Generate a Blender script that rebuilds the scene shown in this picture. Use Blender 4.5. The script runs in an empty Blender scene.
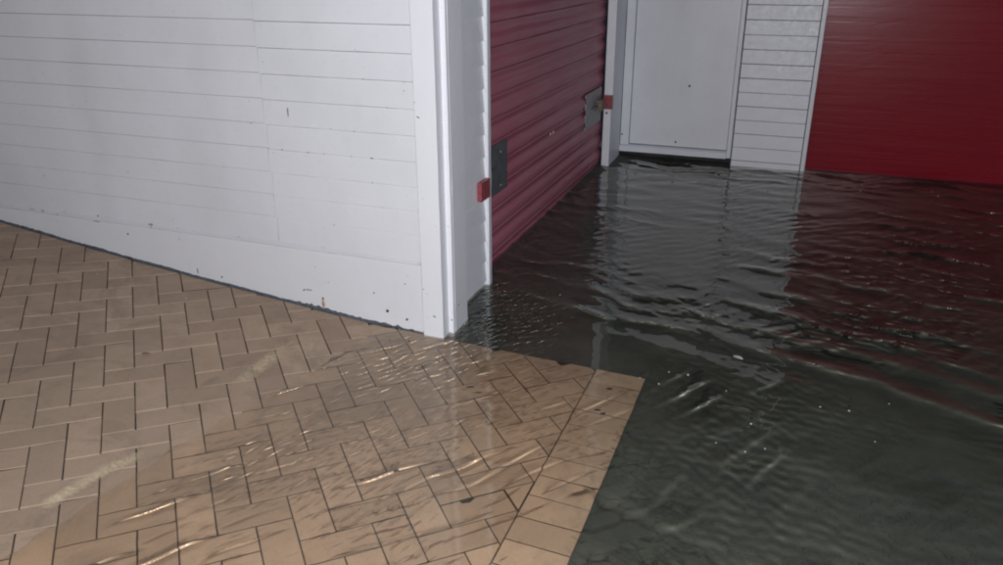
import bpy, bmesh, math, random
import numpy as np
from mathutils import Matrix, Vector

random.seed(7)
rng = np.random.default_rng(11)
K = 1.47                                   # camera height above the datum in metres; all plan numbers below are in units of K
ZW = 0.011 * K                             # flood level
SC = bpy.context.scene
COL = SC.collection

# ------------------------------------------------------------------ camera
F_PX, PITCH, ROLL, YAW = 790.737, 0.389401, -0.003347, -0.365369      # for a picture 1003 px wide
fw = Vector((math.sin(YAW)*math.cos(PITCH), math.cos(YAW)*math.cos(PITCH), -math.sin(PITCH)))
rt = Vector((math.cos(YAW), -math.sin(YAW), 0)); up = rt.cross(fw)
r2 = rt*math.cos(ROLL) + up*math.sin(ROLL); u2 = -rt*math.sin(ROLL) + up*math.cos(ROLL)
cam_d = bpy.data.cameras.new('camera'); cam = bpy.data.objects.new('camera', cam_d); COL.objects.link(cam)
cam.matrix_world = Matrix(((r2.x, u2.x, -fw.x, 0), (r2.y, u2.y, -fw.y, 0), (r2.z, u2.z, -fw.z, K), (0, 0, 0, 1)))
cam_d.sensor_fit = 'HORIZONTAL'; cam_d.sensor_width = 36; cam_d.lens = F_PX/1003*36
cam_d.clip_start = 0.05; cam_d.clip_end = 600
SC.camera = cam

# ------------------------------------------------------------------ night sky and the camera's flash
world = bpy.data.worlds.new('World'); SC.world = world; world.use_nodes = True
nt = world.node_tree; nt.nodes.clear()
sky = nt.nodes.new('ShaderNodeTexSky'); sky.sky_type = 'NISHITA'; sky.sun_disc = False
sky.sun_elevation = math.radians(32); sky.sun_rotation = math.radians(185)
bg = nt.nodes.new('ShaderNodeBackground'); bg.inputs['Strength'].default_value = 0.023
wo = nt.nodes.new('ShaderNodeOutputWorld')
nt.links.new(sky.outputs['Color'], bg.inputs['Color']); nt.links.new(bg.outputs['Background'], wo.inputs['Surface'])
fl_d = bpy.data.lights.new('camera_flash', 'POINT'); fl = bpy.data.objects.new('camera_flash', fl_d); COL.objects.link(fl)
fl.location = (0.02, -0.01, K + 0.03)
fl_d.energy = 330; fl_d.shadow_soft_size = 0.012; fl_d.color = (0.92, 0.94, 1.0)
fl_d.cycles.is_caustics_light = True
vs = SC.view_settings; vs.view_transform = 'Standard'; vs.look = 'None'; vs.exposure = 0.0; vs.gamma = 1.0; vs.use_curve_mapping = False
cy = SC.cycles
cy.filter_width = 2.1; cy.caustics_refractive = True; cy.caustics_reflective = True; cy.blur_glossy = 0.3
cy.max_bounces = 8; cy.use_denoising = True; cy.sample_clamp_indirect = 2.0

# ------------------------------------------------------------------ helpers
def ray(px, py):
    return fw + r2*((px-501.5)/F_PX) - u2*((py-282.5)/F_PX)
def on_y(px, py, y): d = ray(px, py); return Vector((0, 0, 1)) + d*(y/d.y)
def on_x(px, py, x): d = ray(px, py); return Vector((0, 0, 1)) + d*(x/d.x)
def on_z(px, py, z=0.011): d = ray(px, py); return Vector((0, 0, 1)) + d*((z-1)/d.z)
def project(P):                             # P in metres -> photo pixel
    q = Vector(P) - Vector((0, 0, K)); w = q.dot(fw)
    return (501.5 + F_PX*q.dot(r2)/w, 282.5 - F_PX*q.dot(u2)/w) if w > 0.05 else (-9999, -9999)
def gz(x, y):                               # ground height, units of K
    dx = np.clip(x + 0.925, -3.0, 1.9); dy = np.clip(y - 1.822, -3.0, 3.0)
    return -0.00116 - 0.07492*dx + 0.01564*dx*dx + 0.014546*dy
def on_ground(px, py):
    z = 0.0
    for _ in range(25):
        P = on_z(px, py, z); z = float(gz(P.x, P.y))
    return P

def link(name, me, mat=None, parent=None, smooth=False):
    o = bpy.data.objects.new(name, me); COL.objects.link(o)
    if mat is not None and not me.materials: me.materials.append(mat)
    if smooth: me.polygons.foreach_set('use_smooth', [True]*len(me.polygons))
    if parent is not None: o.parent = parent
    return o
def from_bm(name, bm, mat, parent=None, smooth=False, bevel=0.0, seg=1):
    if bevel > 0:
        bmesh.ops.bevel(bm, geom=[e for e in bm.edges if e.is_manifold and e.calc_face_angle(0) > 0.5], offset=bevel, segments=seg, affect='EDGES', profile=0.6)
    bmesh.ops.recalc_face_normals(bm, faces=bm.faces)
    me = bpy.data.meshes.new(name); bm.to_mesh(me); bm.free()
    return link(name, me, mat, parent, smooth)
def add_box(bm, x0, x1, y0, y1, z0, z1):    # units of K
    v = [bm.verts.new((x*K, y*K, z*K)) for x in (x0, x1) for y in (y0, y1) for z in (z0, z1)]
    for f in ((0,1,3,2), (4,6,7,5), (0,4,5,1), (2,3,7,6), (0,2,6,4), (1,5,7,3)): bm.faces.new([v[i] for i in f])
    return v
def box(name, mat, parent, x0, x1, y0, y1, z0, z1, bevel=0.002):
    bm = bmesh.new(); add_box(bm, x0, x1, y0, y1, z0, z1)
    return from_bm(name, bm, mat, parent, bevel=bevel)
def sweep(bm, section, axis, a, b, n, jitter=0.0, ends=True):
    """section: list of (p, q) points in K units; axis 'x': p=y, q=z swept along x; axis 'y': p=x, q=z swept along y."""
    rings = []
    for i in range(n+1):
        t = a + (b-a)*i/n; ring = []
        for (p, q) in section:
            dp = random.uniform(-jitter, jitter); dq = random.uniform(-jitter, jitter)
            ring.append(bm.verts.new(((t*K, p*K+dp, q*K+dq) if axis == 'x' else (p*K+dp, t*K, q*K+dq))))
        rings.append(ring)
    m = len(section)
    for i in range(n):
        for j in range(m):
            bm.faces.new((rings[i][j], rings[i][(j+1) % m], rings[i+1][(j+1) % m], rings[i+1][j]))
    if ends: bm.faces.new(rings[0][::-1]); bm.faces.new(rings[-1])
def disc(bm, c, n, r, h, seg=10, squash=1.0):
    """low cylinder with its axis n"""
    n = Vector(n).normalized(); a = n.orthogonal().normalized(); b = n.cross(a)
    lo = []; hi = []
    for i in range(seg):
        t = 2*math.pi*i/seg; d = a*(math.cos(t)*r) + b*(math.sin(t)*r*squash)
        lo.append(bm.verts.new(Vector(c)+d)); hi.append(bm.verts.new(Vector(c)+d*0.85+n*h))
    for i in range(seg): bm.faces.new((lo[i], lo[(i+1) % seg], hi[(i+1) % seg], hi[i]))
    bm.faces.new(hi); bm.faces.new(lo[::-1])
def tag(o, label=None, cat=None, group=None, kind=None):
    if label: o['label'] = label
    if cat: o['category'] = cat
    if group: o['group'] = group
    if kind: o['kind'] = kind
    return o
def thing(name, label, cat, loc, group=None):
    o = bpy.data.objects.new(name, None); COL.objects.link(o); o.empty_display_size = 0.1
    return tag(o, label, cat, group)        # empties stay at the origin of the place so that parts keep world coordinates

# ------------------------------------------------------------------ materials
class NB:
    def __init__(s, name):
        s.m = bpy.data.materials.new(name); s.m.use_nodes = True; s.t = s.m.node_tree; s.t.nodes.clear()
        s.out = s.t.nodes.new('ShaderNodeOutputMaterial')
        s.geo = s.t.nodes.new('ShaderNodeNewGeometry')
    def n(s, typ, **kw):
        o = s.t.nodes.new(typ)
        for k, v in kw.items(): setattr(o, k, v)
        return o
    def l(s, a, b): s.t.links.new(a, b)
    def pos(s, scale=(1, 1, 1)):
        mp = s.n('ShaderNodeMapping'); mp.inputs['Scale'].default_value = scale
        s.l(s.geo.outputs['Position'], mp.inputs['Vector']); return mp.outputs['Vector']
    def noise(s, scale, detail=4, rough=0.55, vec=None, dist=0.0):
        o = s.n('ShaderNodeTexNoise'); o.inputs['Scale'].default_value = scale; o.inputs['Detail'].default_value = detail
        o.inputs['Roughness'].default_value = rough; o.inputs['Distortion'].default_value = dist
        s.l(vec if vec is not None else s.geo.outputs['Position'], o.inputs['Vector']); return o.outputs['Fac']
    def ramp(s, fac, a, b, va=0.0, vb=1.0):
        o = s.n('ShaderNodeMapRange'); o.inputs['From Min'].default_value = a; o.inputs['From Max'].default_value = b
        o.inputs['To Min'].default_value = va; o.inputs['To Max'].default_value = vb
        s.l(fac, o.inputs['Value']); return o.outputs['Result']
    def mix(s, fac, a, b):
        o = s.n('ShaderNodeMix', data_type='RGBA')
        if isinstance(fac, (int, float)): o.inputs[0].default_value = fac
        else: s.l(fac, o.inputs[0])
        for i, c in ((6, a), (7, b)):
            if isinstance(c, tuple): o.inputs[i].default_value = (*c, 1)
            else: s.l(c, o.inputs[i])
        return o.outputs[2]
    def math(s, op, a, b=None):
        o = s.n('ShaderNodeMath', operation=op)
        for i, v in enumerate((a, b)):
            if v is None: continue
            if isinstance(v, (int, float)): o.inputs[i].default_value = v
            else: s.l(v, o.inputs[i])
        return o.outputs[0]
    def objrand(s):
        return s.n('ShaderNodeObjectInfo').outputs['Random']
    def bump(s, h, strength, dist=0.01, prev=None):
        o = s.n('ShaderNodeBump'); o.inputs['Strength'].default_value = strength; o.inputs['Distance'].default_value = dist
        s.l(h, o.inputs['Height'])
        if prev is not None: s.l(prev, o.inputs['Normal'])
        return o.outputs['Normal']
    def bsdf(s, col, rough=0.5, spec=0.5, normal=None, metallic=0.0, coat=0.0):
        o = s.n('ShaderNodeBsdfPrincipled')
        if isinstance(col, tuple): o.inputs['Base Color'].default_value = (*col, 1)
        else: s.l(col, o.inputs['Base Color'])
        if isinstance(rough, (int, float)): o.inputs['Roughness'].default_value = rough
        else: s.l(rough, o.inputs['Roughness'])
        o.inputs['Specular IOR Level'].default_value = spec; o.inputs['Metallic'].default_value = metallic
        o.inputs['Coat Weight'].default_value = coat; o.inputs['Coat Roughness'].default_value = 0.15
        if normal is not None: s.l(normal, o.inputs['Normal'])
        s.l(o.outputs['BSDF'], s.out.inputs['Surface']); return s.m

def white_paint(name, base=(0.76, 0.76, 0.79), chips=0.70, dirt=0.12, rough=0.42):
    b = NB(name)
    big = b.noise(2.2, 5, 0.6); fine = b.noise(34, 4, 0.65)
    streak = b.noise(1.6, 3, 0.5, b.pos((1.5, 1.5, 0.6)))
    c = b.mix(b.ramp(big, 0.35, 0.75, 0, dirt*1.6), base, (0.60, 0.60, 0.62))
    c = b.mix(b.ramp(streak, 0.52, 0.78, 0, dirt*1.3), c, (0.50, 0.49, 0.50))
    c = b.mix(b.ramp(fine, 0.55, 0.8, 0, dirt*0.8), c, (0.52, 0.51, 0.50))
    chip = b.ramp(b.noise(60, 3, 0.5, b.pos((0.6, 0.6, 1.0))), chips+.03, chips+0.05, 0, 1)
    patch = b.ramp(b.noise(3.1, 2), 0.45, 0.62, 0, 1)
    c = b.mix(b.math('MULTIPLY', chip, patch), c, (0.10, 0.10, 0.11))
    nm = b.bump(fine, 0.22, 0.003); nm = b.bump(b.noise(7, 3), 0.25, 0.008, nm)
    return b.bsdf(c, b.ramp(fine, 0.3, 0.7, rough-0.08, rough+0.12), 0.45, nm)
M_WHITE = white_paint('white_wall_paint', dirt=0.2)
M_TRIM = white_paint('white_trim_paint', (0.80, 0.80, 0.83), chips=0.69, dirt=0.08)
M_DOOR = white_paint('door_paint', (0.83, 0.83, 0.87), chips=0.735, dirt=0.20, rough=0.5)
M_FAR = white_paint('far_siding_paint', (0.80, 0.80, 0.84), chips=0.74, dirt=0.14, rough=0.42)

def skirting_mat():
    b = NB('skirting_paint')
    big = b.noise(2.2, 5, 0.6); fine = b.noise(30, 4, 0.65)
    c = b.mix(b.ramp(big, 0.35, 0.75, 0, 0.2), (0.76, 0.76, 0.785), (0.60, 0.60, 0.61))
    c = b.mix(b.ramp(fine, 0.55, 0.8, 0, 0.12), c, (0.5, 0.49, 0.48))
    chip = b.ramp(b.noise(40, 3, 0.5, b.pos((0.5, 0.5, 1.2))), 0.745, 0.765, 0, 1)
    c = b.mix(chip, c, (0.09, 0.09, 0.10))
    # rust weeping from one nail
    P = on_y(323, 300, 1.826)*K
    sx = b.n('ShaderNodeSeparateXYZ'); b.l(b.geo.outputs['Position'], sx.inputs[0])
    dx = b.math('ABSOLUTE', b.math('SUBTRACT', sx.outputs['X'], P.x))
    dz = b.math('ABSOLUTE', b.math('SUBTRACT', sx.outputs['Z'], P.z-0.018))
    d = b.math('ADD', b.math('MULTIPLY', dx, 60.0), b.math('MULTIPLY', dz, 20.0))
    d = b.math('ADD', d, b.math('MULTIPLY', b.noise(60, 3), 0.6))
    c = b.mix(b.ramp(d, 0.5, 1.15, 0.9, 0), c, (0.36, 0.17, 0.05))
    nm = b.bump(fine, 0.22, 0.003); nm = b.bump(b.noise(6, 3), 0.3, 0.01, nm)
    return b.bsdf(c, 0.45, 0.45, nm)
M_SKIRT = skirting_mat()

def plain(name, col, rough=0.6, spec=0.4, var=0.35, scale=25, bump=0.3, metallic=0.0):
    b = NB(name); f = b.noise(scale, 5, 0.6)
    dk = tuple(v*(1-var) for v in col); lt = tuple(min(1, v*(1+var)) for v in col)
    return b.bsdf(b.mix(b.ramp(f, 0.3, 0.7), dk, lt), b.ramp(f, 0.3, 0.7, rough-0.08, rough+0.08), spec, b.bump(f, bump, 0.004), metallic)
M_PLINTH = plain('dark_bitumen', (0.105, 0.115, 0.128), 0.6)
M_STEEL = plain('grey_steel', (0.13, 0.14, 0.15), 0.5, 0.5, 0.3, 18, 0.2, 0.25)
M_STEEL2 = plain('pale_steel', (0.30, 0.30, 0.29), 0.45, 0.5, 0.3, 22, 0.2, 0.2)
M_BROWN = plain('brown_knob', (0.16, 0.13, 0.09), 0.5)
M_KEEP = plain('red_keep_paint', (0.30, 0.06, 0.07), 0.45, 0.5, 0.3, 40)
M_NAIL = plain('dark_nail', (0.05, 0.045, 0.045), 0.6)
M_RUST = plain('rusty_nail', (0.20, 0.085, 0.03), 0.8)
M_DARK = plain('dark_recess', (0.03, 0.03, 0.035), 0.7)
M_LEAF = plain('wet_brown_leaf', (0.05, 0.032, 0.022), 0.35, 0.5)
M_FLECK = plain('pale_fleck', (0.62, 0.60, 0.55), 0.5, 0.4, 0.15)

def caustic_mat():  # cream see-through colour painted in place of ripple caustics
    b = NB('painted_caustic'); at = b.n('ShaderNodeVertexColor', layer_name='edge')
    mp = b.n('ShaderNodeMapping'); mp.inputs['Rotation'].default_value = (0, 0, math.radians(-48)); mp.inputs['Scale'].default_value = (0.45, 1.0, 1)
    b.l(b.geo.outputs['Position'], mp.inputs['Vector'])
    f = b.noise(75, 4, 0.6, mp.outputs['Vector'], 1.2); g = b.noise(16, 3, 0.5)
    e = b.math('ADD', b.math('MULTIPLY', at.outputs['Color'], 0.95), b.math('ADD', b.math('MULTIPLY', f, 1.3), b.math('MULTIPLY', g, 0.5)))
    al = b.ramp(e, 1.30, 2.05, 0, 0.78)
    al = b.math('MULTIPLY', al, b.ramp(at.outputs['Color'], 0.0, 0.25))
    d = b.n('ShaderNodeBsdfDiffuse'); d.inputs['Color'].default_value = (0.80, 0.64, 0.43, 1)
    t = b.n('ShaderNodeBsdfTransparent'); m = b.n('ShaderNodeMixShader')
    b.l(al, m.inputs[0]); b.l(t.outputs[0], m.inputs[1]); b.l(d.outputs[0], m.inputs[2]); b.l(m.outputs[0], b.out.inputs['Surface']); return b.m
M_CAUSTIC = caustic_mat()

def red_mat(name, base, fade, rough, spec, coat, line, bmp):
    b = NB(name)
    big = b.noise(1.6, 5, 0.6); lines = b.noise(3.0, 4, 0.6, b.pos(line)); fine = b.noise(60, 3)
    c = b.mix(b.ramp(big, 0.35, 0.7, 0, 0.5), base, fade)
    c = b.mix(b.ramp(lines, 0.55, 0.75, 0, 0.25), c, fade)
    nm = b.bump(lines, bmp, 0.003); nm = b.bump(fine, 0.10, 0.002, nm)
    return b.bsdf(c, b.ramp(lines, 0.3, 0.7, rough-0.07, rough+0.1), spec, nm, 0.0, coat)
M_RED = red_mat('faded_red_shutter', (0.44, 0.105, 0.155), (0.50, 0.20, 0.255), 0.42, 0.5, 0.0, (0.8, 0.8, 30), 0.25)
M_RED2 = red_mat('glossy_red_paint', (0.25, 0.006, 0.017), (0.20, 0.007, 0.02), 0.30, 0.28, 0.0, (0.5, 0.5, 30), 0.06)

def paver_mat():
    b = NB('clay_paver')
    f1 = b.noise(9, 6, 0.65); f2 = b.noise(140, 3, 0.6); f3 = b.noise(1.1, 4, 0.6)
    c = b.mix(b.objrand(), (0.345, 0.240, 0.166), (0.475, 0.335, 0.232))
    c = b.mix(b.ramp(f1, 0.38, 0.72, 0, 0.55), c, (0.285, 0.203, 0.144))
    c = b.mix(b.ramp(f3, 0.4, 0.7, 0, 0.35), c, (0.415, 0.308, 0.218))
    c = b.mix(b.ramp(f2, 0.58, 0.75, 0, 0.5), c, (0.20, 0.15, 0.108))
    st = b.ramp(b.noise(3.3, 5, 0.7, None, 1.5), 0.52, 0.70, 0, 0.45)
    c = b.mix(st, c, (0.17, 0.13, 0.095))
    nm = b.bump(f2, 0.35, 0.002); nm = b.bump(f1, 0.25, 0.004, nm)
    return b.bsdf(c, b.ramp(f1, 0.3, 0.7, 0.5, 0.72), 0.35, nm)
M_PAVER = paver_mat()
M_SAND = plain('joint_sand', (0.045, 0.038, 0.03), 0.9, 0.2, 0.5, 30)
def asphalt_mat():
    b = NB('dark_wet_asphalt')
    f1 = b.noise(4, 6, 0.65); f2 = b.noise(110, 3, 0.6)
    c = b.mix(b.ramp(f1, 0.3, 0.72), (0.050, 0.053, 0.043), (0.094, 0.098, 0.080))
    c = b.mix(b.ramp(f2, 0.62, 0.78, 0, 0.5), c, (0.16, 0.16, 0.145))
    return b.bsdf(c, 0.7, 0.3, b.bump(f2, 0.4, 0.004))
M_ASPHALT = asphalt_mat()
def water_mat():
    b = NB('flood_water')
    g = b.n('ShaderNodeBsdfGlass'); g.inputs['IOR'].default_value = 1.44; g.inputs['Roughness'].default_value = 0.0
    # above 1: the renderer divides light reaching the bottom by the square of the IOR and never gives it back on the way out
    g.inputs['Color'].default_value = (1.245, 1.237, 1.18, 1)
    b.l(g.outputs[0], b.out.inputs['Surface']); return b.m
M_WATER = water_mat()

# ------------------------------------------------------------------ ground
def grid_axis(lo, hi, step, far):
    core = list(np.arange(lo, hi+1e-6, step)); ext = []; d = step; x = core[-1]
    while x < far: d *= 1.5; x += d; ext.append(x)
    ext2 = []; d = step; x = core[0]
    while x > -far: d *= 1.5; x -= d; ext2.append(x)
    return np.array(ext2[::-1] + core + ext)
xs = grid_axis(-3.0, 2.6, 0.05, 160); ys = grid_axis(-1.0, 4.6, 0.05, 160)
GX, GY = np.meshgrid(xs, ys, indexing='ij')
GZ = gz(GX, GY) - 0.014 + 0.0015*np.sin(GX*5.1+1.3)*np.sin(GY*4.3) + 0.001*np.sin(GX*11+GY*7)
GZ = np.where(GY > 4.3, np.minimum(GZ, -0.05), GZ)
def grid_mesh(name, X, Y, Z):
    n, m = X.shape
    me = bpy.data.meshes.new(name)
    co = np.stack([X, Y, Z], -1).reshape(-1, 3).astype(np.float32)
    idx = np.arange(n*m).reshape(n, m)
    q = np.stack([idx[:-1, :-1], idx[1:, :-1], idx[1:, 1:], idx[:-1, 1:]], -1).reshape(-1, 4)
    me.vertices.add(len(co)); me.vertices.foreach_set('co', co.ravel())
    me.loops.add(q.size); me.loops.foreach_set('vertex_index', q.ravel().astype(np.int32))
    me.polygons.add(len(q)); me.polygons.foreach_set('loop_start', np.arange(0, q.size, 4, dtype=np.int32))
    me.polygons.foreach_set('use_smooth', np.ones(len(q), dtype=bool))
    me.update(calc_edges=True); return me
asph = link('asphalt_ground', grid_mesh('asphalt_ground', GX*K, GY*K, GZ*K), M_ASPHALT)
tag(asph, 'dark wet asphalt ground under the flood water', kind='structure')
asph.cycles.is_caustics_receiver = True

# ---- brick paving, 45 degree herringbone, laid on the slope
TH, U, S0, T0 = 2.338829, 0.0692918, -25.88195, -0.341498
X_EDGE, X_BORD, Y_EDGE = -0.295, -0.427, 1.820
ct, sn = math.cos(TH), math.sin(TH)
def st2xy(s, t): s = (s-S0)*U; t = (t-T0)*U; return (s*ct - t*sn, s*sn + t*ct)
def clip(poly, a, b, c):                    # keep a*x+b*y<=c
    out = []
    for i in range(len(poly)):
        p, q = poly[i], poly[(i+1) % len(poly)]; dp = a*p[0]+b*p[1]-c; dq = a*q[0]+b*q[1]-c
        if dp <= 0: out.append(p)
        if (dp < 0 < dq) or (dq < 0 < dp):
            k = dp/(dp-dq); out.append((p[0]+(q[0]-p[0])*k, p[1]+(q[1]-p[1])*k))
    return out
def area(p): return 0.5*abs(sum(p[i][0]*p[(i+1) % len(p)][1]-p[(i+1) % len(p)][0]*p[i][1] for i in range(len(p))))
GAP = 0.0017/K
def inset(poly, d):
    n = len(poly); sgn = 1 if sum(poly[i][0]*poly[(i+1) % n][1]-poly[(i+1) % n][0]*poly[i][1] for i in range(n)) > 0 else -1
    out = poly
    for i in range(n):
        p, q = poly[i], poly[(i+1) % n]; ex, ey = q[0]-p[0], q[1]-p[1]; L = math.hypot(ex, ey)
        if L < 1e-6: continue
        nx, ny = sgn*ey/L, -sgn*ex/L
        out = clip(out, nx, ny, nx*p[0]+ny*p[1]-d)
        if len(out) < 3: return []
    return out
xs_p = np.linspace(-4.2, X_EDGE, 240); ys_p = np.linspace(-1.2, Y_EDGE, 180)
PX, PY = np.meshgrid(xs_p, ys_p, indexing='ij')
paving = link('brick_paving', grid_mesh('brick_paving', PX*K, PY*K, gz(PX, PY)*K-0.0042+0.0022*np.sin(PX*31+3*np.sin(PY*7))*np.sin(PY*27+PX*5)), M_SAND)
tag(paving, 'tan brick paving in a herringbone bond, sloping down into the flood', kind='structure')
paving.cycles.is_caustics_receiver = True

def brick_into(bm, poly, origin, tilt, dz, depth=0.05):
    """prism with a chamfered top edge, local to origin (metres), following the slope"""
    top_in = inset(poly, 0.0018/K)
    if len(top_in) < 3: return False
    def P(p, z): x = (p[0]-origin[0])*K; y = (p[1]-origin[1])*K; return bm.verts.new((x, y, z + tilt[0]*x + tilt[1]*y + dz))
    a = [P(p, -depth) for p in poly]; b_ = [P(p, -0.0018) for p in poly]; c = [P(p, 0.0) for p in top_in]
    n = len(poly)
    for i in range(n): bm.faces.new((a[i], a[(i+1) % n], b_[(i+1) % n], b_[i]))
    if len(top_in) == n:
        # match the nearest start vertex
        k = min(range(n), key=lambda j: (c[j].co-b_[0].co).length); c = c[k:]+c[:k]
        for i in range(n): bm.faces.new((b_[i], b_[(i+1) % n], c[(i+1) % n], c[i]))
    bm.faces.new(c); bm.faces.new(a[::-1]); return True
full_mesh = {}
far_bm = bmesh.new(); n_brick = 0
def place_brick(poly, full_key=None):
    global n_brick
    poly = inset(poly, GAP)
    if len(poly) < 3 or area(poly) < 0.0004: return
    cx = sum(p[0] for p in poly)/len(poly); cyy = sum(p[1] for p in poly)/len(poly); cz = float(gz(cx, cyy))
    px, py = project((cx*K, cyy*K, cz*K)); vis = -45 < px < 1048 and -45 < py < 612
    gx = (float(gz(cx+.01, cyy))-cz)/.01; gy = (float(gz(cx, cyy+.01))-cz)/.01
    dz = random.gauss(0, 0.0009); jt = (gx + random.gauss(0, .004), gy + random.gauss(0, .004))
    if not vis:
        tmp = bmesh.new(); brick_into(tmp, poly, (cx, cyy), jt, dz)
        for v in tmp.verts: v.co += Vector((cx*K, cyy*K, cz*K))
        me = bpy.data.meshes.new('t'); tmp.to_mesh(me); tmp.free(); far_bm.from_mesh(me); bpy.data.meshes.remove(me); return
    if full_key is not None:
        if full_key not in full_mesh:
            bm = bmesh.new(); brick_into(bm, poly, (cx, cyy), (0, 0), 0); bmesh.ops.recalc_face_normals(bm, faces=bm.faces)
            me = bpy.data.meshes.new('brick'); bm.to_mesh(me); bm.free(); me.materials.append(M_PAVER); full_mesh[full_key] = me
        o = link('brick', full_mesh[full_key], None, paving)
        nrm = Vector((-jt[0], -jt[1], 1)).normalized()
        o.rotation_mode = 'QUATERNION'; q = Vector((0, 0, 1)).rotation_difference(nrm)
        o.rotation_quaternion = q @ Matrix.Rotation(random.gauss(0, .004), 3, 'Z').to_quaternion()
    else:
        bm = bmesh.new(); brick_into(bm, poly, (cx, cyy), jt, 0); o = from_bm('brick', bm, M_PAVER, paving)
    o.location = (cx*K, cyy*K, cz*K+dz); o.cycles.is_caustics_receiver = True; n_brick += 1
def clip_all(poly, x1):
    before = area(poly)
    for a, b, c in ((1, 0, x1), (0, 1, Y_EDGE), (-1, 0, 4.15), (0, -1, 1.15)): 
        poly = clip(poly, a, b, c)
        if len(poly) < 3: return None, False
    return poly, abs(area(poly)-before) < 1e-9
for i in range(-60, 70):
    for j in range(-60, 70):
        k = (i+j) % 4
        if k == 1: r = [(i, j), (i+2, j), (i+2, j+1), (i, j+1)]; key = 'A'
        elif k == 3: r = [(i, j), (i+1, j), (i+1, j+2), (i, j+2)]; key = 'B'     # cells (i, n-1), (i, n) with i = -n mod 4
        else: continue
        pts = [st2xy(*p) for p in r]
        if max(p[0] for p in pts) < -4.2 or min(p[0] for p in pts) > X_BORD or max(p[1] for p in pts) < -1.2 or min(p[1] for p in pts) > Y_EDGE: continue
        poly, full = clip_all(pts, X_BORD)
        if poly: place_brick(poly, key if full else None)
y = Y_EDGE
while y > -1.1:                              # header course along the free edge
    place_brick([(X_BORD, y-U), (X_EDGE, y-U), (X_EDGE, y), (X_BORD, y)], None); y -= U
bmesh.ops.recalc_face_normals(far_bm, faces=far_bm.faces)
fb = from_bm('bricks_beyond_view', far_bm, M_PAVER, paving); fb['kind'] = 'stuff'; fb.cycles.is_caustics_receiver = True

# ------------------------------------------------------------------ flood water (real ripples in the mesh)
def vnoise(x, y, scale, seed):
    """smooth value noise in numpy, -1..1"""
    r = np.random.default_rng(seed); T = r.uniform(-1, 1, (64, 64)); x = x*scale; y = y*scale
    xi = np.floor(x).astype(int); yi = np.floor(y).astype(int); fx = x-xi; fy = y-yi
    fx = fx*fx*fx*(fx*(fx*6-15)+10); fy = fy*fy*fy*(fy*(fy*6-15)+10)
    g = lambda a, b: T[a % 64, b % 64]
    return (g(xi, yi)*(1-fx)+g(xi+1, yi)*fx)*(1-fy) + (g(xi, yi+1)*(1-fx)+g(xi+1, yi+1)*fx)*fy
def smooth(a, b, v): t = np.clip((v-a)/(b-a), 0, 1); return t*t*(3-2*t)
def var_axis(segs):
    out = []
    for a, b, s in segs: out += list(np.arange(a, b-1e-9, s))
    return np.array(out + [segs[-1][1]])
wx = var_axis([(-2.6, -1.9, .06), (-1.9, -0.4, .0035), (-0.4, 0.1, .006), (0.1, 1.9, .011), (1.9, 3.6, .03), (3.6, 14, .5)])
wy = var_axis([(-8, 0.6, .4), (0.6, 0.9, .008), (0.9, 2.8, .0035), (2.8, 4.2, .008), (4.2, 6.1, .012), (6.1, 6.6, .05)])
WX, WY = np.meshgrid(wx, wy, indexing='ij'); hx, hy = WX/K, WY/K
def waves(crest_deg, lam, amp, n, spread, seed, lamspread=0.35):
    r = np.random.default_rng(seed); z = np.zeros_like(WX)
    wxp = WX + 0.03*vnoise(WX, WY, 2.2, seed+1) + 0.012*vnoise(WX, WY, 8, seed+3); wyp = WY + 0.03*vnoise(WX, WY, 2.2, seed+2) + 0.012*vnoise(WX, WY, 8, seed+4)
    for _ in range(n):
        a = math.radians(crest_deg + 90 + r.normal(0, spread)); L = lam*math.exp(r.normal(0, lamspread)); k = 2*math.pi/L
        ph = r.uniform(0, 6.28); z += np.sin(k*(math.cos(a)*wxp + math.sin(a)*wyp) + ph)*(L/lam)
    z /= math.sqrt(n/2); return amp*z
def peaky(z, amp, p=0.8): u = z/amp; return amp*(np.exp(p*u)-math.exp(p*p*.5))/p
recess = smooth(1.9, 2.3, hy)
corner = np.exp(-(((hx+0.96)/0.27)**2 + ((hy-1.56)/0.32)**2)) + 0.55*np.exp(-(((hx+1.03)/0.13)**2 + ((hy-1.22)/0.16)**2)) + 0.6*np.exp(-(((hx+0.80)/0.18)**2 + ((hy-2.05)/0.22)**2))
paved = smooth(-1.24, -1.05, hx)*(1-smooth(-0.5, -0.2, hx))*(1-smooth(1.75, 1.95, hy))
right = smooth(-0.45, -0.1, hx)*(1-smooth(2.0, 2.6, hy))
depth = np.clip(ZW/K - gz(hx, hy), 0.012, 1.0)
shal = np.clip(0.026/depth, 0.30, 2.2)            # ripples over deep water are gentler
pat = lambda s, sd: np.clip(0.5+0.55*vnoise(WX, WY, s, sd)+0.25*vnoise(WX, WY, s*2.3, sd+40), 0, 1.3)
Z = peaky(waves(-13, 0.15, 0.0023, 7, 12, 21, .25), 0.0023, .45)*recess*pat(1.5, 5)
Z += peaky(waves(-24, 0.26, 0.0026, 6, 12, 33, .25), 0.0026, .40)*np.maximum(right, .40*recess)*pat(1.2, 6)
Z += waves(28, 0.22, 0.0014, 5, 20, 36, .25)*np.maximum(right, .7*recess)*pat(1.2, 16)
Z += peaky(waves(62, 0.12, 0.0006, 5, 8, 41, .2), 0.0006, .6)*1.1*right*(1-smooth(-.15, .3, hx))*pat(2.0, 7)
Z += peaky(waves(56, 0.085, 0.00034, 6, 9, 43, .25), 0.00034, .9)*paved*pat(2.6, 27)*shal
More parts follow.
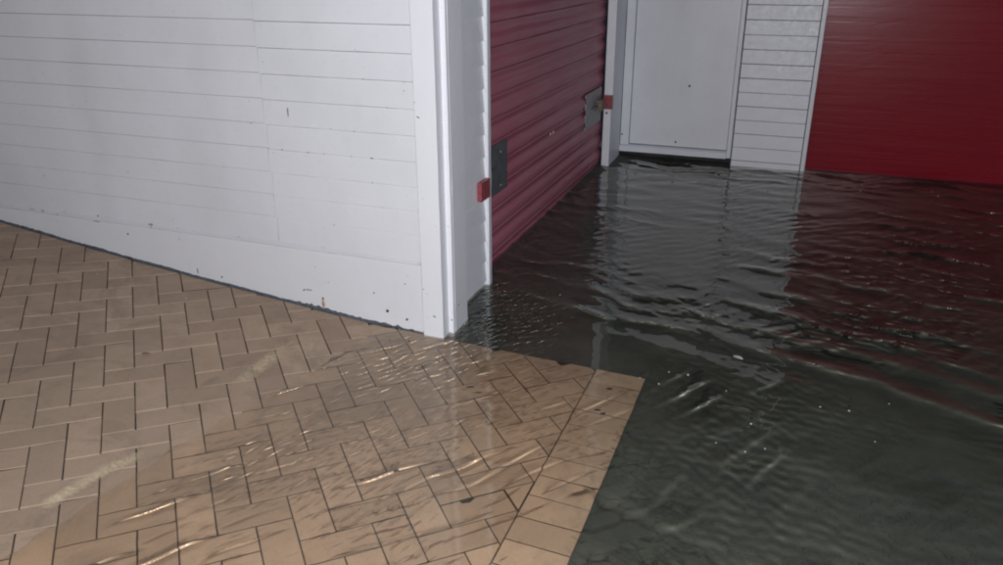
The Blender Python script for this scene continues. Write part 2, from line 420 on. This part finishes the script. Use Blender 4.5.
Z += peaky(waves(54, 0.038, 0.00050, 8, 12, 55, .25), 0.00050, .75)*np.clip(corner*1.25+0.14*paved*np.clip(pat(3.2, 17)*2-.9, 0, 1), 0, 1.3)*pat(5, 8)*shal
Z += waves(-18, 0.055, 0.00045, 9, 24, 61, .25)*np.maximum(recess, 0.35*right)*pat(2.2, 9)
Z += waves(48, 0.07, 0.00050, 6, 22, 71, .25)*np.maximum(recess, 0.25*right)*pat(1.9, 12)
shore = smooth(-1.24, -1.10, hx)
Z *= 0.12 + 0.88*shore
wme = grid_mesh('flood_water', WX, WY, Z + ZW)
bm = bmesh.new(); bm.from_mesh(wme)              # the sheet stops where the water runs out on the slope
dep = (ZW - gz(hx, hy)*K).ravel(); dep = np.where(hy.ravel() > 1.82, 1.0, dep); bm.verts.ensure_lookup_table()
bmesh.ops.delete(bm, geom=[bm.verts[i] for i in np.nonzero(dep < 0.0024 + (0.003*(1-smooth(.80, 1.05, hy))).ravel() + 0.0012*(vnoise(WX, WY, 6, 90)+vnoise(WX, WY, 17, 91)).ravel())[0]], context='VERTS')
bm.to_mesh(wme); bm.free()
wat = link('flood_water', wme, M_WATER)
tag(wat, 'shallow rippled flood water covering the ground', kind='structure')
wat.cycles.is_caustics_caster = True

# ------------------------------------------------------------------ white clad front wall with its corner and return
E_ = 0.0685; Z_TOP = 1.80; YF = 1.830
front = thing('front_wall', 'white horizontal board wall with corner trim beside the brick paving', 'wall', (0, 0, 0))
XL, XS, XC = -4.4, None, -0.928
def lap_x(name, x0, x1, y_face, z, p, mat, parent, n, e=E_, g=0.0022, th=0.0030):
    bm = bmesh.new()
    sec = [(y_face-p, z+g), (y_face-p*0.95, z+g+0.004), (y_face-0.0004, z+e), (y_face+th, z+e), (y_face+th, z+g)]
    sweep(bm, sec, 'x', x0, x1, n, jitter=0.0003)
    return from_bm(name, bm, mat, parent)
seam = lambda z: -1.402 + 0.0025*math.sin(z*40)
row = 0; z = 0.208 + 0.0685*0
z = 0.2295 - 0.0005
# photographed lap lines: 0.300 0.368 0.435 0.501 0.573 0.641 0.710 (K units)
lines = [0.214, 0.300, 0.368, 0.435, 0.503, 0.572, 0.641, 0.710]
while lines[-1] < Z_TOP: lines.append(lines[-1]+E_)
for a, b in zip(lines[:-1], lines[1:]):
    s = seam(a)
    lap_x('siding_board', s+0.0012, XC-0.0010, YF-0.001, a, 0.0042 if a > .25 else 0.0046, M_WHITE, front, 14, b-a, 0.0017)
    a2, b2 = a+0.003, b+0.003
    lap_x('siding_board', XL, s-0.0012, YF-0.0005, a2, 0.0016 if a > .25 else 0.0050, M_WHITE, front, 30, b2-a2, 0.0012)
M_WORN = white_paint('worn_paint', (0.72, 0.72, 0.745), chips=0.60, dirt=0.22)
bm = bmesh.new(); n = 260; rings = []
for i in range(n+1):
    x = XL + (XC-0.001-XL)*i/n; zt = 0.2285 + 0.0022*math.sin(x*9.0+1) + random.uniform(-.0008, .0008); pr = YF-0.0078-0.0006*math.sin(x*17)
    rings.append([bm.verts.new((x*K, yy*K, zz*K)) for yy, zz in ((pr+.002, .2142), (pr, .2160+random.uniform(-.0004, .0004)), (pr+.0012, zt-.003), (YF-0.0050, zt), (YF-0.0048, .2142))])
for i in range(n):
    for j in range(5): bm.faces.new((rings[i][j], rings[i][(j+1) % 5], rings[i+1][(j+1) % 5], rings[i+1][j]))
bm.faces.new(rings[0][::-1]); bm.faces.new(rings[-1])
from_bm('drip_strip', bm, M_WORN, front)
box('sheathing', M_DARK, front, XL, -0.925, YF+0.0040, YF+0.06, -0.06, Z_TOP)
# skirting: straight top, bottom edge follows the sloping ground with chipped paint
bm = bmesh.new(); n = 420; rings = []
for i in range(n+1):
    x = XL + (XC-0.001-XL)*i/n; g = float(gz(x, 1.82))
    near = math.exp(-((x+1.1)/0.25)**2)
    chip = 0.0062 + 0.0010*math.sin(x*23) + random.uniform(-0.0012, 0.0014) + near*random.choice((0, 0, 0.004, 0.007, 0.010))*random.random() + max(0, math.sin(x*61)*math.sin(x*23+1)-.45)*.012*near
    if x > -0.955: chip = 0.004
    zb, ztp = g+chip, 0.2135
    rings.append([bm.verts.new((x*K, yy*K, zz*K)) for yy, zz in ((YF-0.0045, zb), (YF-0.0045, ztp-0.0015), (YF-0.0030, ztp), (YF+0.0035, ztp), (YF+0.0035, zb))])
for i in range(n):
    for j in range(5): bm.faces.new((rings[i][j], rings[i][(j+1) % 5], rings[i+1][(j+1) % 5], rings[i+1][j]))
bm.faces.new(rings[0][::-1]); bm.faces.new(rings[-1])
from_bm('skirting_board', bm, M_SKIRT, front)
bm = bmesh.new(); rings = []
for i in range(201):
    x = XL + (XC+0.02-XL)*i/200; g = float(gz(x, 1.82)); f = random.uniform(-.0015, .0015)
    rings.append([bm.verts.new((x*K, yy*K, zz*K)) for yy, zz in ((YF-0.0075+f, g-0.02), (YF-0.0040, g+0.006+f), (YF-0.0022, g+0.022), (YF+0.0035, g+0.022), (YF+0.0035, g-0.02))])
for i in range(200):
    for j in range(5): bm.faces.new((rings[i][j], rings[i][(j+1) % 5], rings[i+1][(j+1) % 5], rings[i+1][j]))
bm.faces.new(rings[0][::-1]); bm.faces.new(rings[-1])
from_bm('plinth', bm, M_PLINTH, front)
# corner: trim board, set-back strip, post
def rough_post(name, mat, x0, x1, y0, y1, z0, z1, parent, n=40, jit=0.0005, bev=0.0025):
    bm = bmesh.new(); rings = []; c = bev/K
    sec = [(x0+c, y0), (x1-c, y0), (x1, y0+c), (x1, y1), (x0, y1), (x0, y0+c)]
    for i in range(n+1):
        z = z0 + (z1-z0)*i/n
        rings.append([bm.verts.new((x*K+random.uniform(-jit, jit), y*K+random.uniform(-jit, jit), z*K)) for x, y in sec])
    for i in range(n):
        for j in range(6): bm.faces.new((rings[i][j], rings[i][(j+1) % 6], rings[i+1][(j+1) % 6], rings[i+1][j]))
    bm.faces.new(rings[0][::-1]); bm.faces.new(rings[-1])
    return from_bm(name, bm, mat, parent)
rough_post('corner_trim', M_TRIM, XC, -0.8665, 1.807, 1.8465, float(gz(-.9, 1.81))+0.0005, Z_TOP, front)
rough_post('corner_strip', M_TRIM, -0.900, -0.8520, 1.847, 1.858, -0.02, Z_TOP, front)
rough_post('corner_post', M_TRIM, -0.930, -0.8515, 1.8585, 1.945, -0.03, Z_TOP, front)
# return clad in lap boards, seen edge-on at the shutter
XJ = -0.908
z = -0.045; 
while z < Z_TOP:
    bm = bmesh.new(); p = 0.0062
    sec = [(XJ+p, z+0.0006), (XJ+p*0.9, z+0.004), (XJ+0.0004, z+E_), (XJ-0.012, z+E_), (XJ-0.012, z+0.0006)]
    sweep(bm, sec, 'y', 1.9455, 2.222, 5, jitter=0.0004)
    from_bm('return_board', bm, M_TRIM, front); z += E_
for (px, py, rad, mt) in ((323, 298.5, .006, M_RUST), (387.5, 311, .0075, M_NAIL), (407, 319.5, .007, M_NAIL), (222, 277, .0045, M_NAIL), (128, 234, .005, M_NAIL), (98, 216, .005, M_NAIL), (374, 293, .0035, M_NAIL), (405, 284, .003, M_NAIL), (304, 290, .005, M_NAIL)):
    P = on_y(px, py, YF-0.005)*K; bm = bmesh.new(); disc(bm, P, (0, -1, 0), rad, 0.0016, 9, random.uniform(.7, 1))
    from_bm('nail', bm, mt, front)
chips = [(x, zl) for zl in lines[1:9] for x in [random.uniform(-1.39, -0.94) for _ in range(random.choice((1, 2, 3, 4)))]]
for x, zl in chips:
    L = random.choice((.002, .003, .003, .005, .012)); bm = bmesh.new(); hgt = random.uniform(.0010, .0022)
    v = [bm.verts.new(((x+a*L)*K, (YF-0.0055)*K, (zl+0.0017+b*hgt)*K)) for a, b in ((-.5, 0), (-.2, .9), (.15, .6), (.5, .1), (.2, -.5), (-.3, -.4))]
    r_ = bmesh.ops.extrude_face_region(bm, geom=[bm.faces.new(v)])
    for q in r_['geom']:
        if isinstance(q, bmesh.types.BMVert): q.co.y += .004
    from_bm('paint_chip', bm, M_NAIL, front)
for (px0, py0, px1, py1, w) in ((263, 241, 301, 248.5, .0028), (233, 238, 240, 239, .003), (305, 289.5, 312, 290.5, .0045), (197, 268, 198, 274, .004), (287, 108, 288, 117, .0016),  (93, 221, 100, 222, .002)):
    A = on_y(px0, py0, YF-0.0062)*K; B = on_y(px1, py1, YF-0.0062)*K; bm = bmesh.new(); top = []; bot = []
    for i in range(9):
        t = i/8; C = A.lerp(B, t); h = w*math.sin(math.pi*(0.06+0.88*t))*random.uniform(.5, 1)
        d = Vector((0, 0, 1)) if abs(B.x-A.x) > abs(B.z-A.z) else Vector((1, 0, 0))
        top.append([bm.verts.new(C+d*h*.5), bm.verts.new(C+d*h*.5+Vector((0, .006, 0)))]); bot.append([bm.verts.new(C-d*h*.5), bm.verts.new(C-d*h*.5+Vector((0, .006, 0)))])
    for i in range(8):
        bm.faces.new((top[i][0], top[i+1][0], bot[i+1][0], bot[i][0])); bm.faces.new((top[i][0], top[i][1], top[i+1][1], top[i+1][0])); bm.faces.new((bot[i][0], bot[i+1][0], bot[i+1][1], bot[i][1]))
    from_bm('paint_chip', bm, M_NAIL, front)

# ------------------------------------------------------------------ red roller shutter in the recess
XSH = -0.962; Y0, Y1 = 2.235, 3.925
shut = thing('roller_shutter', 'faded red ribbed roller shutter between two white posts, standing in water', 'shutter', (0, 0, 0))
PIT = 0.0768; z = 0.660 - PIT*10
prof = [(0.0005, 0.008), (0.0035, 0.03), (0.0055, 0.12), (0.0060, 0.24), (0.0050, 0.36), (0.0022, 0.46), (-0.0015, 0.55), (-0.0035, 0.63), (-0.0030, 0.71), (-0.0005, 0.80), (0.0022, 0.88), (0.0032, 0.95), (0.0010, 0.992)]
while z < Z_TOP-0.05:
    bm = bmesh.new()
    sec = [(XSH+dx, z+q*PIT) for dx, q in prof] + [(XSH-0.012, z+0.992*PIT), (XSH-0.012, z+0.008*PIT)]
    sweep(bm, sec, 'y', Y0, Y1, 16, jitter=0.0005)
    o = from_bm('slat', bm, M_RED, shut, smooth=False); z += PIT
box('backing', M_DARK, shut, XSH-0.03, XSH-0.013, Y0, Y1, -0.1, Z_TOP)
rough_post('guide_rail', M_TRIM, -0.965, -0.8925, 2.2225, 2.245, -0.05, Z_TOP, shut)
def plate(name, mat, y0, y1, z0, z1, x0, x1, notch):
    bm = bmesh.new()
    if not notch: add_box(bm, x0, x1, y0, y1, z0, z1)
    else:
        pts = [(y1, z0), (y1, z1), (y0, z1)]; nn = 3
        for i in range(nn):
            zz = z1-(z1-z0)*(i+.5)/nn; h = (z1-z0)/nn*.22
            pts += [(y0, zz+h), (y0+0.022, zz+h*.5), (y0+0.022, zz-h*.5), (y0, zz-h)]
        pts += [(y0, z0)]
        a = [bm.verts.new((x0*K, p[0]*K, p[1]*K)) for p in pts]; b = [bm.verts.new((x1*K, p[0]*K, p[1]*K)) for p in pts]
        bm.faces.new(a); bm.faces.new(b[::-1])
        for i in range(len(pts)): bm.faces.new((a[i], a[(i+1) % len(pts)], b[(i+1) % len(pts)], b[i]))
    return from_bm(name, bm, mat, shut, bevel=0.0015)
lp = plate('lock_plate', M_STEEL, 2.26, 2.548, 0.252, 0.425, XSH+0.0065, XSH+0.0105, False); lp['label'] = 'dark grey steel lock plate'
rp = plate('lock_plate', M_STEEL2, 3.585, 3.875, 0.25, 0.415, XSH+0.0065, XSH+0.0110, True); rp['label'] = 'pale steel lock plate with notched edge'
for (par, ya, yb, zc) in ((lp, 2.30, 2.46, .325), (rp, 3.70, 3.90, .335)):
    bm = bmesh.new(); disc(bm, (K*(XSH+0.018), ya*K, zc*K), (0, 1, 0), .008, (yb-ya)*K, 10); from_bm('bolt', bm, M_STEEL, par)
    box('bolt_housing', M_BROWN if par is rp else M_STEEL, par, XSH+0.0112, XSH+(0.040 if par is rp else 0.026), (ya+yb)/2-.02, (ya+yb)/2+.03, zc-.022, zc+.028, .003)
    for sy in (0.1, 0.9):
        for szz in (0.1, 0.9):
            yy = (2.27 if par is lp else 3.67)+(.235 if par is lp else .19)*sy; zz = .26+.145*szz
            bm = bmesh.new(); disc(bm, (K*(XSH+0.0108), yy*K, zz*K), (1, 0, 0), .006, .003, 8); from_bm('screw', bm, M_STEEL2, par)
# red keeps that hold the bolts at either guide
bm = bmesh.new(); pts = [(2.135, .312), (2.135, .374), (2.222, .370), (2.262, .366), (2.262, .306), (2.222, .302)]
def keep(sec_y, z0, z1, x0, x1, name='bolt_keep'):
    bm = bmesh.new(); add_box(bm, x0, x1, sec_y[0], sec_y[1], z0, z1)
    return from_bm(name, bm, M_KEEP, shut, bevel=.002)
bm.free()
keep((2.152, 2.2220), .310, .369, -0.9015, -0.8865)
keep((3.880, 3.8995), .305, .372, -0.940, -0.897)
P = on_x(551, 133, XSH+.008)*K
bm = bmesh.new(); disc(bm, P, (1, 0, 0), .017, .004, 12, .7); kp = from_bm('keyhole_cover', bm, M_KEEP, shut)
for s in (-1, 1):
    bm = bmesh.new(); disc(bm, P+Vector((.004, s*.028, 0)), (1, 0, 0), .010, .004, 8, .6); from_bm('rivet', bm, M_FLECK, kp)

# ------------------------------------------------------------------ far post, door, siding and red wall
post = thing('end_post', 'narrow white post at the far end of the red roller shutter', 'post', (0, 0, 0))
rough_post('post_face', M_TRIM, -0.943, -0.905, 3.900, 3.930, -0.06, 0.318, post)
rough_post('post_face', M_TRIM, -0.943, -0.900, 3.9000, 3.930, 0.3185, Z_TOP, post)
rough_post('post_side', M_FAR, -0.945, -0.9080, 3.9305, 4.149, -0.06, Z_TOP, post)
bm = bmesh.new(); disc(bm, on_y(606.5, 113, 3.9)*K, (0, -1, 0), .008, .002, 9); from_bm('bolt_hole', bm, M_NAIL, post)

YD = 4.150
door = thing('service_door', 'white panel door with frame raised above a dark gap over the water', 'door', (0, 0, 0))
DT = 1.42
box('door_panel', M_DOOR, door, -0.8580, -0.3545, YD+0.015, YD+0.03, 0.055, 0.985)
box('reflection_mask_pane', M_DARK, door, -0.9060, -0.3300, YD+0.018, YD+0.03, 0.9865, DT)  # added dark pane, out of view, to dim the door's reflection in the water
rough_post('stile', M_DOOR, -0.9060, -0.8605, YD, YD+0.03, 0.079, 0.985, door)
rough_post('stile', M_DOOR, -0.3515, -0.3300, YD+0.001, YD+0.03, 0.045, 0.985, door)
bm = bmesh.new()
sweep(bm, [(YD-0.006, 0.042), (YD-0.006, 0.070), (YD+0.012, 0.0785), (YD+0.03, 0.0785), (YD+0.03, 0.042)], 'x', -0.9065, -0.8605, 4, .0004)
sweep(bm, [(YD-0.006, 0.042), (YD-0.006, 0.070), (YD+0.014, 0.0785), (YD+0.0145, 0.0785), (YD+0.0145, 0.042)], 'x', -0.8603, -0.3520, 30, .0006)
from_bm('bottom_rail', bm, M_DOOR, door)
box('rail_shade_strip', M_PLINTH, door, -0.8575, -0.3545, YD+0.0115, YD+0.0148, 0.0790, 0.0825, 0.0005)  # dark strip painted in for the shade on the rail's upper bevel
box('backing', M_DARK, door, -0.9055, -0.3305, YD+0.0305, YD+0.036, 0.045, DT)
box('darkened_top_rail', M_DARK, door, -0.9060, -0.3300, YD, YD+0.03, DT+.0005, DT+.06)  # out of view; dark to keep its reflection out of the water
bm = bmesh.new(); disc(bm, on_y(689.5, 86, YD+.015)*K, (0, -1, 0), .009, .003, 9); from_bm('screw', bm, M_NAIL, door)
bm = bmesh.new(); disc(bm, on_y(675.5, 142, YD+.015)*K, (0, -1, 0), .008, .003, 9); from_bm('screw', bm, M_NAIL, door)
bm = bmesh.new(); disc(bm, on_y(622, 134, YD)*K, (0, -1, 0), .007, .003, 9); from_bm('screw', bm, M_NAIL, door)
box('threshold', M_DARK, door, -0.9065, -0.327, YD+0.05, YD+0.09, -0.08, 0.10)
box('recess_side', M_DARK, door, -0.3265, -0.3245, YD-0.003, YD+0.05, -0.08, 0.044)

fs = thing('siding_panel', 'narrow white lap siding panel between the door and the red wall', 'wall', (0, 0, 0))
zf = [0.105-E_*2 + E_*i for i in range(27)]
for z in zf:
    if z > 1.03: break
    lap_x('siding_board', -0.3235, 0.0085, YD, z, 0.0050, M_FAR, fs, 8, E_, 0.0036+random.uniform(-.0008, .0006))
box('sheathing', M_DARK, fs, -0.3290, 0.030, YD+0.0045, YD+0.05, -0.08, Z_TOP)
rough_post('corner_trim', M_TRIM, 0.0125, 0.0325, YD-0.009, YD+0.0040, -0.08, Z_TOP, fs)
box('darkened_header', M_DARK, fs, -0.907, -0.3300, YD+0.002, YD+0.03, DT+0.0605, Z_TOP)  # unseen wall over the door, darkened to weaken its reflection
box('reflection_mask_panel', M_DARK, fs, -0.3235, 0.0085, YD-0.002, YD+0.0040, 1.105, Z_TOP)  # unseen dark sheet, added so the siding's reflection fades

redw = thing('red_wall', 'glossy dark red painted wall rising straight from the flood at right', 'wall', (0, 0, 0))
YR = 4.195
bm = bmesh.new(); sec = []; z = -0.08; i = 0
while z < 1.04:
    hgt = random.uniform(.018, .07); am = random.uniform(.00002, .00014)
    sec += [(YR, z), (YR - am, z+hgt*.3), (YR - am*1.1, z+hgt*.7), (YR - am*.4, z+hgt*.94)]; z += hgt
sec += [(YR+0.04, z), (YR+0.04, -0.08)]
sweep(bm, sec, 'x', 0.033, 3.6, 70, jitter=0.00010)
from_bm('sheet', bm, M_RED2, redw)
box('reflection_mask_panel', M_DARK, redw, 0.033, 3.6, YR+0.004, YR+0.04, z+0.0005, Z_TOP)  # added above the view, dark to cut the red wall's reflection
box('base_rail', M_DARK, redw, 0.033, 3.6, YR-0.004, YR-0.0014, -0.08, 0.012)

# ------------------------------------------------------------------ small litter
def leaf(px, py, L, W, rot, label, on_water=False, mat=M_LEAF):
    P = (on_z(px, py, 0.0112) if on_water else on_ground(px, py))*K
    bm = bmesh.new(); n = 7; up_ = []; lo = []
    for i in range(n):
        t = i/(n-1); w = W*math.sin(math.pi*(0.08+0.86*t))*.5*random.uniform(.75, 1.1); x = (t-.5)*L; zc = .0015+.003*math.sin(t*math.pi+rot)
        up_.append([bm.verts.new((x, w, zc+.001)), bm.verts.new((x, -w, zc+.0016))]); lo.append([bm.verts.new((x, w, zc-.0006)), bm.verts.new((x, -w, zc))])
    for i in range(n-1):
        bm.faces.new((up_[i][0], up_[i+1][0], up_[i+1][1], up_[i][1])); bm.faces.new((lo[i][1], lo[i+1][1], lo[i+1][0], lo[i][0]))
        bm.faces.new((up_[i][0], lo[i][0], lo[i+1][0], up_[i+1][0])); bm.faces.new((up_[i][1], up_[i+1][1], lo[i+1][1], lo[i][1]))
    bm.faces.new((up_[0][0], up_[0][1], lo[0][1], lo[0][0])); bm.faces.new((up_[-1][1], up_[-1][0], lo[-1][0], lo[-1][1]))
    o = from_bm('leaf', bm, mat)
    o.location = P + Vector((0, 0, .0006)); o.rotation_euler = (0, 0, rot)
    o.cycles.is_caustics_receiver = True
    return tag(o, label, 'leaf', 'dark leaf scraps on the paving')
leaf(470, 393.5, .034, .012, .6, 'small dark leaf scrap under the shallow water near the wall corner, upper of two')
leaf(478.5, 399.5, .030, .009, .4, 'thin dark leaf scrap under the shallow water, lower of two near the wall corner')
leaf(597, 420.5, .026, .012, .3, 'dark leaf scrap on the paving near its far corner, left of the pair')
leaf(602.5, 424.5, .024, .017, 1.0, 'rounder dark leaf scrap on the paving near its far corner, right of the pair')
leaf(609, 399, .024, .014, .2, 'faint brown leaf scrap nearest the outer corner of the paving')
leaf(362.5, 487.5, .016, .010, .8, 'tiny dark leaf scrap at the bottom edge of the wet paving')
leaf(146, 354, .030, .009, .9, 'dark twig-like leaf scrap on the dry paving below the white wall')
flecks = [(97, 274, 'tiny pale fleck on the dry paving close to the white wall at far left', 0), (186, 298.5, 'tiny pale fleck on a dry paver joint below the middle of the white wall', 0)]
def fleck(px, py, rad, label, water):
    P = (on_z(px, py, 0.0112) if water else on_ground(px, py))*K
    bm = bmesh.new(); bmesh.ops.create_icosphere(bm, subdivisions=1, radius=rad)
    for v in bm.verts: v.co = Vector((v.co.x*random.uniform(.7, 1.5), v.co.y*random.uniform(.6, 1.2), v.co.z*.45))
    o = from_bm('fleck', bm, M_FLECK); o.location = P + Vector((0, 0, .001)); o.rotation_euler = (0, 0, random.uniform(0, 3))
    return tag(o, label, 'debris', 'pale flecks of debris')
for px, py, lb, w in flecks: fleck(px, py, .004, lb, w)
fl_label = 'tiny pale fleck of debris floating on the dark flood water'
for px, py, rad in ((659, 384, .004), (669, 372, .003), (688, 375, .0045), (726, 391, .003), (751, 424, .0045), (716, 443, .003), (745, 452, .0035), (765, 449, .003), (820, 407, .003), (849, 411, .0045), (889, 404, .003), (875, 442, .003), (932, 192, .006), (640, 378, .003), (560, 295, .003)):
    fleck(px, py, rad, fl_label, True)
pl = leaf(738, 358, .045, .022, -.6, 'pale leaf floating on the dark water in front of the door', True, M_FLECK); pl['group'] = 'floating litter'
# cream sheets painted in for the caustic light along the water's edge
caustic_bm = bmesh.new(); ea = caustic_bm.verts.layers.float_color.new('edge')
def caustic_streak(path, width, gain):
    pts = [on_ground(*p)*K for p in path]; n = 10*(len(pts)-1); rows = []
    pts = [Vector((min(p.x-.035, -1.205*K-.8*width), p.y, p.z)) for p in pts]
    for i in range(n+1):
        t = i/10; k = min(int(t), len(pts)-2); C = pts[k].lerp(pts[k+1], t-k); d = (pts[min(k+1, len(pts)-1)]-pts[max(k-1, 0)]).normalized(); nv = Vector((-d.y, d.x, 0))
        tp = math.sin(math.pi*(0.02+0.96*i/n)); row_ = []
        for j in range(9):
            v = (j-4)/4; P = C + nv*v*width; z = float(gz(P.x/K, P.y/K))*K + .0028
            q = caustic_bm.verts.new((P.x, P.y, z)); e = gain*(1-v*v)*min(1, 1.4*tp); q[ea] = (e, e, e, 1); row_.append(q)
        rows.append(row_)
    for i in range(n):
        for j in range(8): caustic_bm.faces.new((rows[i][j], rows[i+1][j], rows[i+1][j+1], rows[i][j+1]))
caustic_streak([(40, 521), (52, 512), (66, 503), (84, 492), (104, 480), (126, 469), (146, 461), (166, 454)], .040, 1.0)
caustic_streak([(240, 402), (258, 388), (268, 378), (280, 369), (296, 360), (312, 350)], .055, .85)
caustic_streak([(284, 356), (290, 351), (297, 346), (306, 339)], .022, .7)
fm = from_bm('caustic_streak', caustic_bm, M_CAUSTIC)
tag(fm, 'pale painted streaks of caustic light along the edge of the shallow water', kind='stuff')
for o in COL.objects:
    if o.type == 'MESH' and o.name != 'flood_water': o.cycles.is_caustics_receiver = True
print('bricks', n_brick)
